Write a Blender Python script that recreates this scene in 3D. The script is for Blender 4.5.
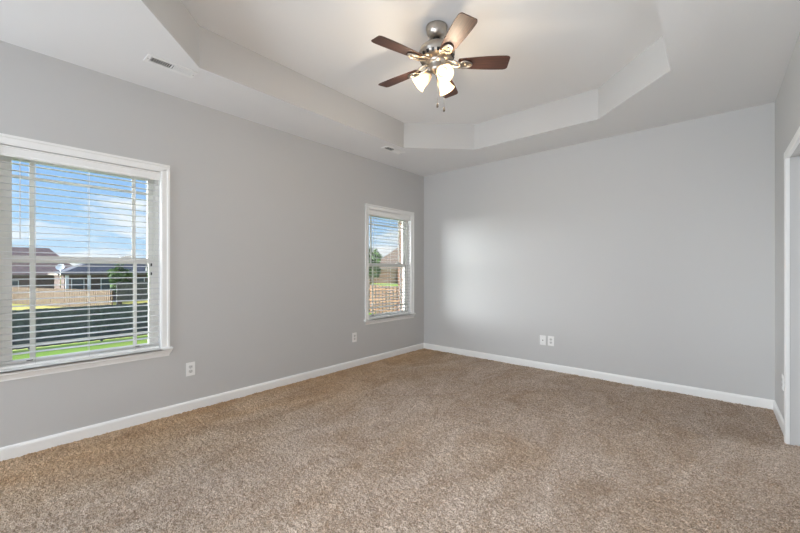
import bpy, math, random
import numpy as np
from mathutils import Vector, Matrix

# ------------------------------------------------------------------ scene, camera, light
for o in list(bpy.data.objects):
    bpy.data.objects.remove(o)
sc = bpy.context.scene
col = sc.collection
R = math.radians
random.seed(7)

F_PX, YAW, EYE, HORIZON = 363.5, 40.97, 1.236, 270.5
cam_data = bpy.data.cameras.new('camera')
cam = bpy.data.objects.new('camera', cam_data)
col.objects.link(cam)
cam.location = (0, 0, EYE)
cam.rotation_euler = (R(90), 0, R(YAW))
cam_data.sensor_width = 36
cam_data.sensor_fit = 'HORIZONTAL'
cam_data.lens = 36 * F_PX / 800
cam_data.shift_y = (HORIZON - 266.5) / 800
cam_data.clip_start = 0.02
cam_data.clip_end = 500
sc.camera = cam

sc.view_settings.view_transform = 'Standard'
sc.view_settings.look = 'None'
sc.view_settings.gamma = 1
sc.view_settings.exposure = 1.05
sc.view_settings.use_curve_mapping = False
sc.cycles.use_denoising = True
sc.cycles.max_bounces = 14
sc.cycles.diffuse_bounces = 8
sc.cycles.transparent_max_bounces = 24
sc.cycles.caustics_reflective = False
sc.cycles.caustics_refractive = False
sc.cycles.sample_clamp_indirect = 6

GLOW = 16.5        # hazy bright sky around the sun, low to the south-west
SUN = 1.2
REAR_FILL = 44.0
SIDE_FILL = 26.0
CAMERA_FILL = 29.0       # added fill lamp behind the camera, out of view
HALL_FILL = 11.0        # added fill lamp in the unseen hall past the doorway
# rear and side fills are added lamps in the unseen space behind
BULB = 3.0

world = bpy.data.worlds.new('world')
sc.world = world
world.use_nodes = True
wn, wl = world.node_tree.nodes, world.node_tree.links
wn.clear()


def N(nodes, t, **kw):
    n = nodes.new(t)
    for k, v in kw.items():
        if k == 'inp':
            for kk, vv in v.items():
                n.inputs[kk].default_value = vv
        else:
            setattr(n, k, v)
    return n


tc = N(wn, 'ShaderNodeTexCoord')
sep = N(wn, 'ShaderNodeSeparateXYZ')
wl.new(tc.outputs['Generated'], sep.inputs[0])
ramp = N(wn, 'ShaderNodeValToRGB')
e = ramp.color_ramp.elements
e[0].position = 0.0
e[0].color = (0.62, 0.80, 0.95, 1)
e[1].position = 1.0
e[1].color = (0.07, 0.20, 0.62, 1)
for p, c in ((0.10, (0.42, 0.66, 0.95, 1)), (0.30, (0.20, 0.43, 0.90, 1)), (0.45, (0.13, 0.34, 0.80, 1))):
    k = e.new(p)
    k.color = c
wl.new(sep.outputs['Z'], ramp.inputs[0])
cmap = N(wn, 'ShaderNodeMapping', inp={'Scale': (1.6, 1.6, 6.5), 'Location': (0.3, 1.2, 0.1)})
wl.new(tc.outputs['Generated'], cmap.inputs[0])
cn = N(wn, 'ShaderNodeTexNoise', inp={'Scale': 2.2, 'Detail': 8, 'Roughness': 0.58, 'Distortion': 0.3})
wl.new(cmap.outputs[0], cn.inputs['Vector'])
low = N(wn, 'ShaderNodeMapRange', inp={'From Min': 0.03, 'From Max': 0.26, 'To Min': 0.09, 'To Max': -0.22})
wl.new(sep.outputs['Z'], low.inputs['Value'])
cadd = N(wn, 'ShaderNodeMath', operation='ADD')
wl.new(cn.outputs['Fac'], cadd.inputs[0])
wl.new(low.outputs[0], cadd.inputs[1])
cr = N(wn, 'ShaderNodeMapRange', interpolation_type='SMOOTHSTEP', inp={'From Min': 0.50, 'From Max': 0.66})
wl.new(cadd.outputs[0], cr.inputs['Value'])
cmix = N(wn, 'ShaderNodeMix', data_type='RGBA')
wl.new(cr.outputs[0], cmix.inputs['Factor'])
wl.new(ramp.outputs[0], cmix.inputs['A'])
cmix.inputs['B'].default_value = (0.95, 0.97, 1.0, 1)
# haze glow
dot = N(wn, 'ShaderNodeVectorMath', operation='DOT_PRODUCT')
wl.new(tc.outputs['Generated'], dot.inputs[0])
dot.inputs[1].default_value = Vector((-0.56, -0.83, 0.10)).normalized()
g1 = N(wn, 'ShaderNodeMapRange', interpolation_type='SMOOTHSTEP', inp={'From Min': 0.52, 'From Max': 0.95})
wl.new(dot.outputs['Value'], g1.inputs['Value'])
g2 = N(wn, 'ShaderNodeMath', operation='MULTIPLY')
gz = N(wn, 'ShaderNodeMapRange', interpolation_type='SMOOTHSTEP', inp={'From Min': 0.02, 'From Max': 0.60, 'To Min': 1.0, 'To Max': 0.12})
wl.new(sep.outputs['Z'], gz.inputs['Value'])
g3 = N(wn, 'ShaderNodeMath', operation='MULTIPLY')
wl.new(g1.outputs[0], g3.inputs[0])
wl.new(gz.outputs[0], g3.inputs[1])
wl.new(g3.outputs[0], g2.inputs[0])
g2.inputs[1].default_value = GLOW
bg1 = N(wn, 'ShaderNodeBackground')
wl.new(cmix.outputs['Result'], bg1.inputs['Color'])
bg1.inputs['Strength'].default_value = 0.52
bg2 = N(wn, 'ShaderNodeBackground', inp={'Color': (0.96, 0.98, 1.0, 1)})
wl.new(g2.outputs[0], bg2.inputs['Strength'])
wadd = N(wn, 'ShaderNodeAddShader')
wl.new(bg1.outputs[0], wadd.inputs[0])
wl.new(bg2.outputs[0], wadd.inputs[1])
wo = N(wn, 'ShaderNodeOutputWorld')
wl.new(wadd.outputs[0], wo.inputs['Surface'])
world.cycles.sampling_method = 'MANUAL'
world.cycles.sample_map_resolution = 1024

sun_data = bpy.data.lights.new('sun', 'SUN')
sun_data.energy = SUN
sun_data.angle = R(1.0)
sun_data.color = (1.0, 0.94, 0.85)
sun = bpy.data.objects.new('sun', sun_data)
col.objects.link(sun)
sun.rotation_euler = Vector((-0.52, -0.60, 0.60)).to_track_quat('Z', 'Y').to_euler()
sun.location = (-6, -6, 9)


def area(name, loc, direction, sx, sy, watts, color=(1, 1, 1), portal=False):
    d = bpy.data.lights.new(name, 'AREA')
    d.shape = 'RECTANGLE'
    d.size, d.size_y = sx, sy
    d.energy = watts
    d.color = color
    o = bpy.data.objects.new(name, d)
    col.objects.link(o)
    o.location = loc
    o.rotation_euler = Vector(direction).to_track_quat('-Z', 'Y').to_euler()
    if portal:
        d.cycles.is_portal = True
    return o


XL, XR, YB, YR, H, HT = -3.53, 0.40, 4.645, -3.40, 2.74, 3.05
WZ0, WZ1 = 0.582, 2.066
WINS = ((0.07, 0.99), (3.415, 4.315))
area('rear_fill_light', (-2.8, -3.2, 1.30), (0.2, 1, 0.0), 1.3, 2.0, REAR_FILL, (0.80, 0.93, 1.06))  # unseen lamp added to fill the room from the rear
area('hall_fill_light', (1.45, 4.25, 1.2), (-1, -0.35, 0), 0.8, 1.8, HALL_FILL, (0.92, 0.97, 1.0))
area('camera_fill_light', (-1.0, -0.6, 1.3), (0.75, 0.66, 0), 1.0, 1.8, CAMERA_FILL, (0.90, 0.96, 1.03))
area('side_fill_light', (XL + 0.04, -1.75, 1.30), (1, 0.25, 0.0), 2.2, 1.4, SIDE_FILL, (0.86, 0.94, 1.0))  # added lamp on the unseen stretch of wall, no window there
for i, (y0, y1) in enumerate(WINS):
    area('window_portal', (-3.84, (y0 + y1) / 2, (WZ0 + WZ1) / 2), (1, 0, 0), 1.0, 1.55, 1, portal=True)


# ------------------------------------------------------------------ materials
def mat(name, color, rough=0.6, metal=0.0, bump=0.0, bscale=80, var=0.0, vscale=3, spec=0.5, emit=0.0):
    m = bpy.data.materials.new(name)
    m.use_nodes = True
    nt = m.node_tree
    b = nt.nodes['Principled BSDF']
    b.inputs['Base Color'].default_value = (*color, 1)
    b.inputs['Roughness'].default_value = rough
    b.inputs['Metallic'].default_value = metal
    b.inputs['Specular IOR Level'].default_value = spec
    if emit:
        b.inputs['Emission Color'].default_value = (*color, 1)
        b.inputs['Emission Strength'].default_value = emit
    t = N(nt.nodes, 'ShaderNodeTexCoord')
    if var:
        n = N(nt.nodes, 'ShaderNodeTexNoise', inp={'Scale': vscale, 'Detail': 5})
        nt.links.new(t.outputs['Object'], n.inputs['Vector'])
        mr = N(nt.nodes, 'ShaderNodeMapRange', inp={'From Min': 0.3, 'From Max': 0.7, 'To Min': 1 - var, 'To Max': 1 + var})
        nt.links.new(n.outputs['Fac'], mr.inputs['Value'])
        mx = N(nt.nodes, 'ShaderNodeVectorMath', operation='SCALE')
        mx.inputs[0].default_value = color
        nt.links.new(mr.outputs[0], mx.inputs['Scale'])
        nt.links.new(mx.outputs[0], b.inputs['Base Color'])
    if bump:
        n = N(nt.nodes, 'ShaderNodeTexNoise', inp={'Scale': bscale, 'Detail': 3})
        nt.links.new(t.outputs['Object'], n.inputs['Vector'])
        bp = N(nt.nodes, 'ShaderNodeBump', inp={'Strength': bump, 'Distance': 0.01})
        nt.links.new(n.outputs['Fac'], bp.inputs['Height'])
        nt.links.new(bp.outputs[0], b.inputs['Normal'])
    return m


M = {}
M['wall'] = mat('wall_paint', (0.57, 0.567, 0.563), 0.55, bump=0.04, bscale=160, spec=0.3)
M['ceil'] = mat('ceiling_paint', (0.825, 0.825, 0.825), 0.8, bump=0.05, bscale=120, spec=0.2)
M['trim'] = mat('white_trim_paint', (0.88, 0.88, 0.87), 0.35)
M['vinyl'] = mat('white_vinyl', (0.86, 0.85, 0.82), 0.4)
M['slat'] = mat('white_blind', (0.78, 0.78, 0.78), 0.45)
M['cord'] = mat('blind_cord', (0.72, 0.72, 0.70), 0.8)
M['plastic'] = mat('white_plastic', (0.88, 0.88, 0.87), 0.3)
M['plastic_grey'] = mat('receptacle_plastic', (0.66, 0.66, 0.65), 0.35)
M['black'] = mat('black_plastic', (0.015, 0.015, 0.016), 0.4)
M['vent_dark'] = mat('duct_interior', (0.03, 0.03, 0.03), 0.8)
M['nickel'] = mat('brushed_nickel', (0.47, 0.43, 0.385), 0.28, metal=1.0, bump=0.02, bscale=300)
M['bronze'] = mat('dark_bronze', (0.06, 0.045, 0.035), 0.5)
M['chrome'] = mat('steel', (0.6, 0.6, 0.6), 0.25, metal=1.0)
M['bulb'] = mat('lit_bulb', (1.0, 0.86, 0.66), 0.4, emit=2.0)
M['shingle_brown'] = mat('brown_shingles', (0.24, 0.155, 0.13), 0.9, var=0.25, vscale=2.2, bump=0.3, bscale=8)
M['shingle_dark'] = mat('dark_shingles', (0.075, 0.08, 0.10), 0.9, var=0.25, vscale=2.2, bump=0.3, bscale=8)
M['shingle_tan'] = mat('tan_shingles', (0.22, 0.155, 0.11), 0.9, var=0.2, vscale=2.2, bump=0.3, bscale=8)
M['fascia'] = mat('fascia_paint', (0.20, 0.16, 0.12), 0.6)
M['dark_wood'] = mat('weathered_dark_wood', (0.12, 0.12, 0.12), 0.85, var=0.3, vscale=5)
M['tan_wood'] = mat('tan_cedar_wood', (0.15, 0.098, 0.055), 0.8, var=0.25, vscale=6)
M['gap_shade'] = mat('gap_shade_boards', (0.045, 0.04, 0.035), 0.9, var=0.2, vscale=5)  # near-black colour stands for the shade in the fence gaps
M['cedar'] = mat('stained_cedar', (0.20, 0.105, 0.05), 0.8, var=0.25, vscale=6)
M['leaf'] = mat('tree_leaves', (0.06, 0.12, 0.022), 0.7, var=0.5, vscale=1.5)
M['bark'] = mat('bark', (0.12, 0.085, 0.06), 0.9, var=0.3, vscale=8)
M['window_dark'] = mat('house_glass', (0.10, 0.115, 0.13), 0.25)
M['white_paint'] = mat('exterior_white_paint', (0.78, 0.79, 0.80), 0.5)


def wood_mat():
    m = mat('walnut_blade', (0.06, 0.022, 0.015), 0.5, spec=0.3)
    nt = m.node_tree
    b = nt.nodes['Principled BSDF']
    t = N(nt.nodes, 'ShaderNodeTexCoord')
    mp = N(nt.nodes, 'ShaderNodeMapping', inp={'Scale': (2.5, 60, 20)})
    nt.links.new(t.outputs['Object'], mp.inputs[0])
    n = N(nt.nodes, 'ShaderNodeTexNoise', inp={'Scale': 1.6, 'Detail': 6, 'Distortion': 0.6})
    nt.links.new(mp.outputs[0], n.inputs['Vector'])
    r = N(nt.nodes, 'ShaderNodeValToRGB')
    r.color_ramp.elements[0].position = 0.3
    r.color_ramp.elements[0].color = (0.036, 0.019, 0.016, 1)
    r.color_ramp.elements[1].position = 0.75
    r.color_ramp.elements[1].color = (0.11, 0.050, 0.038, 1)
    nt.links.new(n.outputs['Fac'], r.inputs[0])
    nt.links.new(r.outputs[0], b.inputs['Base Color'])
    b.inputs['Coat Weight'].default_value = 0.2
    b.inputs['Coat Roughness'].default_value = 0.5
    return m


M['walnut'] = wood_mat()


def glass_mat():
    m = bpy.data.materials.new('window_glass')
    m.use_nodes = True
    nt = m.node_tree
    nt.nodes.clear()
    tr = N(nt.nodes, 'ShaderNodeBsdfTransparent', inp={'Color': (0.97, 0.985, 0.98, 1)})
    gl = N(nt.nodes, 'ShaderNodeBsdfGlossy', inp={'Roughness': 0.02})
    fr = N(nt.nodes, 'ShaderNodeFresnel', inp={'IOR': 1.3})
    mx = N(nt.nodes, 'ShaderNodeMixShader')
    nt.links.new(fr.outputs[0], mx.inputs[0])
    nt.links.new(tr.outputs[0], mx.inputs[1])
    nt.links.new(gl.outputs[0], mx.inputs[2])
    o = N(nt.nodes, 'ShaderNodeOutputMaterial')
    nt.links.new(mx.outputs[0], o.inputs['Surface'])
    return m


M['glass'] = glass_mat()


def shade_mat():
    """frosted alabaster glass, glowing from the bulb inside it"""
    m = bpy.data.materials.new('alabaster_glass')
    m.use_nodes = True
    nt = m.node_tree
    nt.nodes.clear()
    t = N(nt.nodes, 'ShaderNodeTexCoord')
    n = N(nt.nodes, 'ShaderNodeTexNoise', inp={'Scale': 22, 'Detail': 3, 'Distortion': 1.5})
    nt.links.new(t.outputs['Object'], n.inputs['Vector'])
    r = N(nt.nodes, 'ShaderNodeValToRGB')
    r.color_ramp.elements[0].color = (0.50, 0.34, 0.19, 1)
    r.color_ramp.elements[1].color = (0.70, 0.56, 0.39, 1)
    nt.links.new(n.outputs['Fac'], r.inputs[0])
    tl = N(nt.nodes, 'ShaderNodeBsdfTranslucent')
    df = N(nt.nodes, 'ShaderNodeBsdfDiffuse')
    nt.links.new(r.outputs[0], tl.inputs['Color'])
    nt.links.new(r.outputs[0], df.inputs['Color'])
    tr = N(nt.nodes, 'ShaderNodeBsdfTransparent', inp={'Color': (1, 0.95, 0.86, 1)})
    em = N(nt.nodes, 'ShaderNodeEmission', inp={'Strength': 0.35})
    nt.links.new(r.outputs[0], em.inputs['Color'])
    m1 = N(nt.nodes, 'ShaderNodeMixShader', inp={0: 0.6})
    nt.links.new(df.outputs[0], m1.inputs[1])
    nt.links.new(tl.outputs[0], m1.inputs[2])
    m2 = N(nt.nodes, 'ShaderNodeMixShader', inp={0: 0.50})
    nt.links.new(m1.outputs[0], m2.inputs[1])
    nt.links.new(tr.outputs[0], m2.inputs[2])
    ad = N(nt.nodes, 'ShaderNodeAddShader')
    nt.links.new(m2.outputs[0], ad.inputs[0])
    nt.links.new(em.outputs[0], ad.inputs[1])
    o = N(nt.nodes, 'ShaderNodeOutputMaterial')
    nt.links.new(ad.outputs[0], o.inputs['Surface'])
    return m


M['alabaster'] = shade_mat()


def brick_mat(name, c1, c2, mortar):
    m = mat(name, c1, 0.85)
    nt = m.node_tree
    b = nt.nodes['Principled BSDF']
    t = N(nt.nodes, 'ShaderNodeTexCoord')
    s = N(nt.nodes, 'ShaderNodeSeparateXYZ')
    nt.links.new(t.outputs['Object'], s.inputs[0])
    a = N(nt.nodes, 'ShaderNodeMath', operation='ADD')
    nt.links.new(s.outputs['X'], a.inputs[0])
    nt.links.new(s.outputs['Y'], a.inputs[1])
    c = N(nt.nodes, 'ShaderNodeCombineXYZ')
    nt.links.new(a.outputs[0], c.inputs['X'])
    nt.links.new(s.outputs['Z'], c.inputs['Y'])
    br = N(nt.nodes, 'ShaderNodeTexBrick', inp={'Scale': 1.0, 'Brick Width': 0.2, 'Row Height': 0.075, 'Mortar Size': 0.006,
                                                'Color1': (*c1, 1), 'Color2': (*c2, 1), 'Mortar': (*mortar, 1)})
    nt.links.new(c.outputs[0], br.inputs['Vector'])
    nt.links.new(br.outputs['Color'], b.inputs['Base Color'])
    return m


M['brick'] = brick_mat('orange_brown_brick', (0.15, 0.055, 0.022), (0.12, 0.045, 0.02), (0.15, 0.10, 0.07))
M['brick_dark'] = brick_mat('dark_brick', (0.16, 0.10, 0.08), (0.11, 0.075, 0.06), (0.22, 0.19, 0.17))
M['brick_tan'] = brick_mat('tan_brick', (0.22, 0.12, 0.07), (0.17, 0.095, 0.055), (0.22, 0.17, 0.13))


def lawn_mat():
    m = mat('lawn_grass', (0.2, 0.35, 0.05), 0.9)
    nt = m.node_tree
    b = nt.nodes['Principled BSDF']
    t = N(nt.nodes, 'ShaderNodeTexCoord')
    n = N(nt.nodes, 'ShaderNodeTexNoise', inp={'Scale': 0.16, 'Detail': 6, 'Roughness': 0.6})
    nt.links.new(t.outputs['Object'], n.inputs['Vector'])
    s = N(nt.nodes, 'ShaderNodeSeparateXYZ')
    nt.links.new(t.outputs['Object'], s.inputs[0])
    # drier yellow grass beyond the near fence
    dry = N(nt.nodes, 'ShaderNodeMapRange', inp={'From Min': -24.3, 'From Max': -24.0, 'To Min': 0.36, 'To Max': -0.1})
    nt.links.new(s.outputs['X'], dry.inputs['Value'])
    wet = N(nt.nodes, 'ShaderNodeMapRange', inp={'From Min': 12, 'From Max': 20, 'To Min': 0.0, 'To Max': -0.42})
    nt.links.new(s.outputs['Y'], wet.inputs['Value'])
    a = N(nt.nodes, 'ShaderNodeMath', operation='ADD')
    nt.links.new(n.outputs['Fac'], a.inputs[0])
    nt.links.new(dry.outputs[0], a.inputs[1])
    a2 = N(nt.nodes, 'ShaderNodeMath', operation='ADD')
    nt.links.new(a.outputs[0], a2.inputs[0])
    nt.links.new(wet.outputs[0], a2.inputs[1])
    r = N(nt.nodes, 'ShaderNodeValToRGB')
    r.color_ramp.elements[0].position = 0.35
    r.color_ramp.elements[0].color = (0.30, 0.52, 0.05, 1)
    r.color_ramp.elements[1].position = 0.95
    r.color_ramp.elements[1].color = (0.55, 0.47, 0.10, 1)
    nt.links.new(a2.outputs[0], r.inputs[0])
    nt.links.new(r.outputs[0], b.inputs['Base Color'])
    return m


M['lawn'] = lawn_mat()


def carpet_mat():
    m = mat('beige_carpet', (0.4, 0.3, 0.2), 0.95, spec=0.1)
    nt = m.node_tree
    L = nt.links
    b = nt.nodes['Principled BSDF']
    t = N(nt.nodes, 'ShaderNodeTexCoord')
    # where the pile has been brushed one way or the other
    mp = N(nt.nodes, 'ShaderNodeMapping', inp={'Scale': (1.0, 0.55, 1), 'Rotation': (0, 0, 0.5)})
    L.new(t.outputs['Object'], mp.inputs[0])
    n1 = N(nt.nodes, 'ShaderNodeTexNoise', inp={'Scale': 1.7, 'Detail': 4, 'Roughness': 0.6, 'Distortion': 0.5})
    L.new(mp.outputs[0], n1.inputs['Vector'])
    s = N(nt.nodes, 'ShaderNodeSeparateXYZ')
    L.new(t.outputs['Object'], s.inputs[0])
    # the strip along the window wall is browner and more saturated
    edge = N(nt.nodes, 'ShaderNodeMapRange', interpolation_type='SMOOTHSTEP', inp={'From Min': -3.5, 'From Max': -2.2, 'To Min': -0.30, 'To Max': 0.08})
    L.new(s.outputs['X'], edge.inputs['Value'])
    a = N(nt.nodes, 'ShaderNodeMath', operation='ADD')
    n1c = N(nt.nodes, 'ShaderNodeMapRange', inp={'From Min': 0.0, 'From Max': 1.0, 'To Min': 0.24, 'To Max': 0.78})
    L.new(n1.outputs['Fac'], n1c.inputs['Value'])
    L.new(n1c.outputs[0], a.inputs[0])
    L.new(edge.outputs[0], a.inputs[1])
    r = N(nt.nodes, 'ShaderNodeValToRGB')
    el = r.color_ramp.elements
    el[0].position = 0.16
    el[0].color = (0.56, 0.39, 0.235, 1)
    el[1].position = 0.60
    el[1].color = (0.545, 0.46, 0.39, 1)
    k = el.new(0.44)
    k.color = (0.54, 0.43, 0.325, 1)
    L.new(a.outputs[0], r.inputs[0])
    # pile leaning different ways shows more of the brown backing or more of the pale tips
    n3 = N(nt.nodes, 'ShaderNodeTexNoise', inp={'Scale': 3.6, 'Detail': 5, 'Roughness': 0.68, 'Distortion': 1.0})
    L.new(mp.outputs[0], n3.inputs['Vector'])
    lay = N(nt.nodes, 'ShaderNodeMapRange', inp={'From Min': 0.34, 'From Max': 0.66})
    L.new(n3.outputs['Fac'], lay.inputs['Value'])
    lc = N(nt.nodes, 'ShaderNodeMix', data_type='RGBA')
    lc.inputs['A'].default_value = (0.80, 0.71, 0.62, 1)
    lc.inputs['B'].default_value = (1.13, 1.12, 1.13, 1)
    L.new(lay.outputs[0], lc.inputs['Factor'])
    m0 = N(nt.nodes, 'ShaderNodeVectorMath', operation='MULTIPLY')
    L.new(r.outputs[0], m0.inputs[0])
    L.new(lc.outputs['Result'], m0.inputs[1])
    # yarn-sized cells, the dark ones painted as shade in the pile gaps
    v = N(nt.nodes, 'ShaderNodeTexVoronoi', inp={'Scale': 190.0})
    L.new(t.outputs['Object'], v.inputs['Vector'])
    sv = N(nt.nodes, 'ShaderNodeSeparateColor')
    L.new(v.outputs['Color'], sv.inputs[0])
    yc = N(nt.nodes, 'ShaderNodeMix', data_type='RGBA')
    yc.inputs['A'].default_value = (0.50, 0.42, 0.335, 1)
    yc.inputs['B'].default_value = (1.42, 1.44, 1.46, 1)
    L.new(sv.outputs[0], yc.inputs['Factor'])
    m1 = N(nt.nodes, 'ShaderNodeVectorMath', operation='MULTIPLY')
    L.new(m0.outputs[0], m1.inputs[0])
    L.new(yc.outputs['Result'], m1.inputs[1])
    L.new(m1.outputs[0], b.inputs['Base Color'])
    n2 = N(nt.nodes, 'ShaderNodeTexNoise', inp={'Scale': 170, 'Detail': 4})
    L.new(t.outputs['Object'], n2.inputs['Vector'])
    bp = N(nt.nodes, 'ShaderNodeBump', inp={'Strength': 1.0, 'Distance': 0.012})
    L.new(n2.outputs['Fac'], bp.inputs['Height'])
    L.new(bp.outputs[0], b.inputs['Normal'])
    b.inputs['Sheen Weight'].default_value = 0.15
    b.inputs['Sheen Roughness'].default_value = 0.6
    return m


M['carpet'] = carpet_mat()


# ------------------------------------------------------------------ mesh helpers
class MB:
    def __init__(self):
        self.v, self.f, self.s = [], [], []

    def add(self, vs, fs, smooth=False):
        b = len(self.v)
        self.v += [tuple(p) for p in vs]
        self.f += [tuple(i + b for i in q) for q in fs]
        self.s += [smooth] * len(fs)
        return self

    def box(self, x0, x1, y0, y1, z0, z1):
        vs = [(x, y, z) for x in (x0, x1) for y in (y0, y1) for z in (z0, z1)]
        return self.add(vs, [(0, 1, 3, 2), (4, 6, 7, 5), (0, 4, 5, 1), (2, 3, 7, 6), (0, 2, 6, 4), (1, 5, 7, 3)])

    def prism(self, poly, axis, a0, a1):
        """extrude a 2D polygon along an axis; poly gives the two other coordinates in order"""
        n = len(poly)

        def pt(p, a):
            return {'x': (a, p[0], p[1]), 'y': (p[0], a, p[1]), 'z': (p[0], p[1], a)}[axis]
        vs = [pt(p, a0) for p in poly] + [pt(p, a1) for p in poly]
        fs = [tuple(range(n)), tuple(range(2 * n - 1, n - 1, -1))]
        fs += [(i, i + n, (i + 1) % n + n, (i + 1) % n) for i in range(n)]
        return self.add(vs, fs)

    def lathe(self, prof, seg=32, mtx=None, closed=False):
        vs, fs = [], []
        n = len(prof)
        for i in range(seg):
            a = 2 * math.pi * i / seg
            for r, z in prof:
                p = Vector((r * math.cos(a), r * math.sin(a), z))
                vs.append(mtx @ p if mtx else p)
        for i in range(seg):
            j = (i + 1) % seg
            for k in range(n if closed else n - 1):
                k2 = (k + 1) % n
                fs.append((i * n + k, j * n + k, j * n + k2, i * n + k2))
        if not closed:
            for k in (0, n - 1):
                if prof[k][0] > 1e-6:
                    fs.append(tuple(i * n + k for i in range(seg)))
        return self.add(vs, fs, True)

    def tube(self, pts, rad, seg=10):
        pts = [Vector(p) for p in pts]
        rads = rad if isinstance(rad, (list, tuple)) else [rad] * len(pts)
        vs, fs = [], []
        up = Vector((0, 0, 1))
        for i, p in enumerate(pts):
            d = (pts[min(i + 1, len(pts) - 1)] - pts[max(i - 1, 0)]).normalized()
            u = d.cross(up)
            if u.length < 1e-3:
                u = d.cross(Vector((1, 0, 0)))
            u.normalize()
            w = d.cross(u)
            for k in range(seg):
                a = 2 * math.pi * k / seg
                vs.append(p + (u * math.cos(a) + w * math.sin(a)) * rads[i])
        for i in range(len(pts) - 1):
            for k in range(seg):
                k2 = (k + 1) % seg
                fs.append((i * seg + k, i * seg + k2, (i + 1) * seg + k2, (i + 1) * seg + k))
        fs.append(tuple(range(seg)))
        fs.append(tuple(range(len(vs) - 1, len(vs) - seg - 1, -1)))
        return self.add(vs, fs, True)

    def build(self, name, material, parent=None, bevel=0.0, loc=None):
        me = bpy.data.meshes.new(name)
        me.from_pydata(self.v, [], self.f)
        me.polygons.foreach_set('use_smooth', self.s)
        import bmesh
        bm = bmesh.new()
        bm.from_mesh(me)
        bmesh.ops.remove_doubles(bm, verts=bm.verts, dist=1e-6)
        bmesh.ops.recalc_face_normals(bm, faces=bm.faces)
        bm.to_mesh(me)
        bm.free()
        me.materials.append(material)
        o = bpy.data.objects.new(name, me)
        col.objects.link(o)
        if parent:
            o.parent = parent
        if loc:
            o.location = loc
        if bevel:
            md = o.modifiers.new('bevel', 'BEVEL')
            md.width = bevel
            md.segments = 2
            md.limit_method = 'ANGLE'
        return o


def tag(o, label=None, cat=None, group=None, kind=None):
    if label:
        o['label'] = label
    if cat:
        o['category'] = cat
    if group:
        o['group'] = group
    if kind:
        o['kind'] = kind
    return o


def empty(name, loc, rz=0.0):
    o = bpy.data.objects.new(name, None)
    col.objects.link(o)
    o.empty_display_size = 0.1
    o.location = loc
    o.rotation_euler = (0, 0, rz)
    return o


def children(o):
    return [c for c in bpy.data.objects if c.parent == o]


def copy_tree(o, parent=None):
    c = o.copy()
    col.objects.link(c)
    c.parent = parent
    for ch in children(o):
        copy_tree(ch, c)
    return c


# ------------------------------------------------------------------ room shell
WT = 0.15     # framed wall thickness
OPEN = [(y0, y1, WZ0, WZ1) for y0, y1 in WINS]


def pierced(mb, x0, x1, ya, yb, za, zb, holes, grow=0.0):
    """wall slab in the Y direction with rectangular holes"""
    y = ya
    for (h0, h1, z0, z1) in holes:
        h0, h1, z0, z1 = h0 - grow, h1 + grow, z0 - grow, z1 + grow
        mb.box(x0, x1, y, h0, za, zb)
        mb.box(x0, x1, h0, h1, za, z0)
        mb.box(x0, x1, h0, h1, z1, zb)
        y = h1
    mb.box(x0, x1, y, yb, za, zb)


w = MB()
pierced(w, XL - WT, XL, YR - 0.12, YB + 0.12, -0.05, H + 0.06, [(a - 0.012, b + 0.012, c - 0.062, d + 0.012) for a, b, c, d in OPEN])
tag(w.build('wall_left', M['wall']), 'grey painted wall with the two windows', kind='structure')
w = MB()
pierced(w, XL - WT - 0.11, XL - WT - 0.004, YR - 0.3, YB + 0.3, -2.6, H + 0.3, [(a, b, c - 0.06, d) for a, b, c, d in OPEN], 0.0)
tag(w.build('wall_exterior', M['brick']), 'orange brown brick outside face of the window wall', kind='structure')
tag(MB().box(XL - WT, XR + 0.12, YB, YB + 0.12, -0.05, H + 0.06).build('wall_back', M['wall']),
    'long blank grey wall facing the camera', kind='structure')
DY0, DY1, DZ = 2.97, 3.79, 2.045
w = MB()
pierced(w, XR, XR + 0.115, YR - 0.12, YB, -0.05, H + 0.06, [(DY0 - 0.02, DY1 + 0.02, -0.05, DZ + 0.02)])
tag(w.build('wall_right', M['wall']), 'grey wall with the cased doorway at the right', kind='structure')
tag(MB().box(XL, XR, YR - 0.12, YR, -0.05, H + 0.06).build('wall_rear', M['wall']),
    'grey wall behind the photographer', kind='structure')

TX0, TX1, TY0, TY1, CH = -2.89, -0.255, 0.435, 4.02, 0.625
octo = [(TX0 + CH, TY0), (TX1 - CH, TY0), (TX1, TY0 + CH), (TX1, TY1 - CH), (TX1 - CH, TY1), (TX0 + CH, TY1), (TX0, TY1 - CH), (TX0, TY0 + CH)]
cx0, cx1, cy0, cy1 = XL - 0.02, XR + 0.02, YR - 0.02, YB + 0.02
cmb = MB()
outer = [(TX0 + CH, cy0), (TX1 - CH, cy0), (cx1, cy0), (cx1, TY0 + CH), (cx1, TY1 - CH), (cx1, cy1), (TX1 - CH, cy1), (TX0 + CH, cy1), (cx0, cy1), (cx0, TY1 - CH), (cx0, TY0 + CH), (cx0, cy0)]
T = 0.02


def slabpoly(mb, pts, z, t=T):
    n = len(pts)
    vs = [(x, y, z) for x, y in pts] + [(x, y, z + t) for x, y in pts]
    fs = [tuple(range(n)), tuple(range(2 * n - 1, n - 1, -1))] + [(i, i + n, (i + 1) % n + n, (i + 1) % n) for i in range(n)]
    mb.add(vs, fs)


o8 = octo
ring = [[outer[0], outer[1], o8[1], o8[0]], [outer[1], outer[2], outer[3], o8[2], o8[1]], [outer[3], outer[4], o8[3], o8[2]],
        [outer[4], outer[5], outer[6], o8[4], o8[3]], [outer[6], outer[7], o8[5], o8[4]], [outer[7], outer[8], outer[9], o8[6], o8[5]],
        [outer[9], outer[10], o8[7], o8[6]], [outer[10], outer[11], outer[0], o8[0], o8[7]]]
vs = [(x, y, H) for x, y in octo] + [(x, y, H) for x, y in outer]
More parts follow.
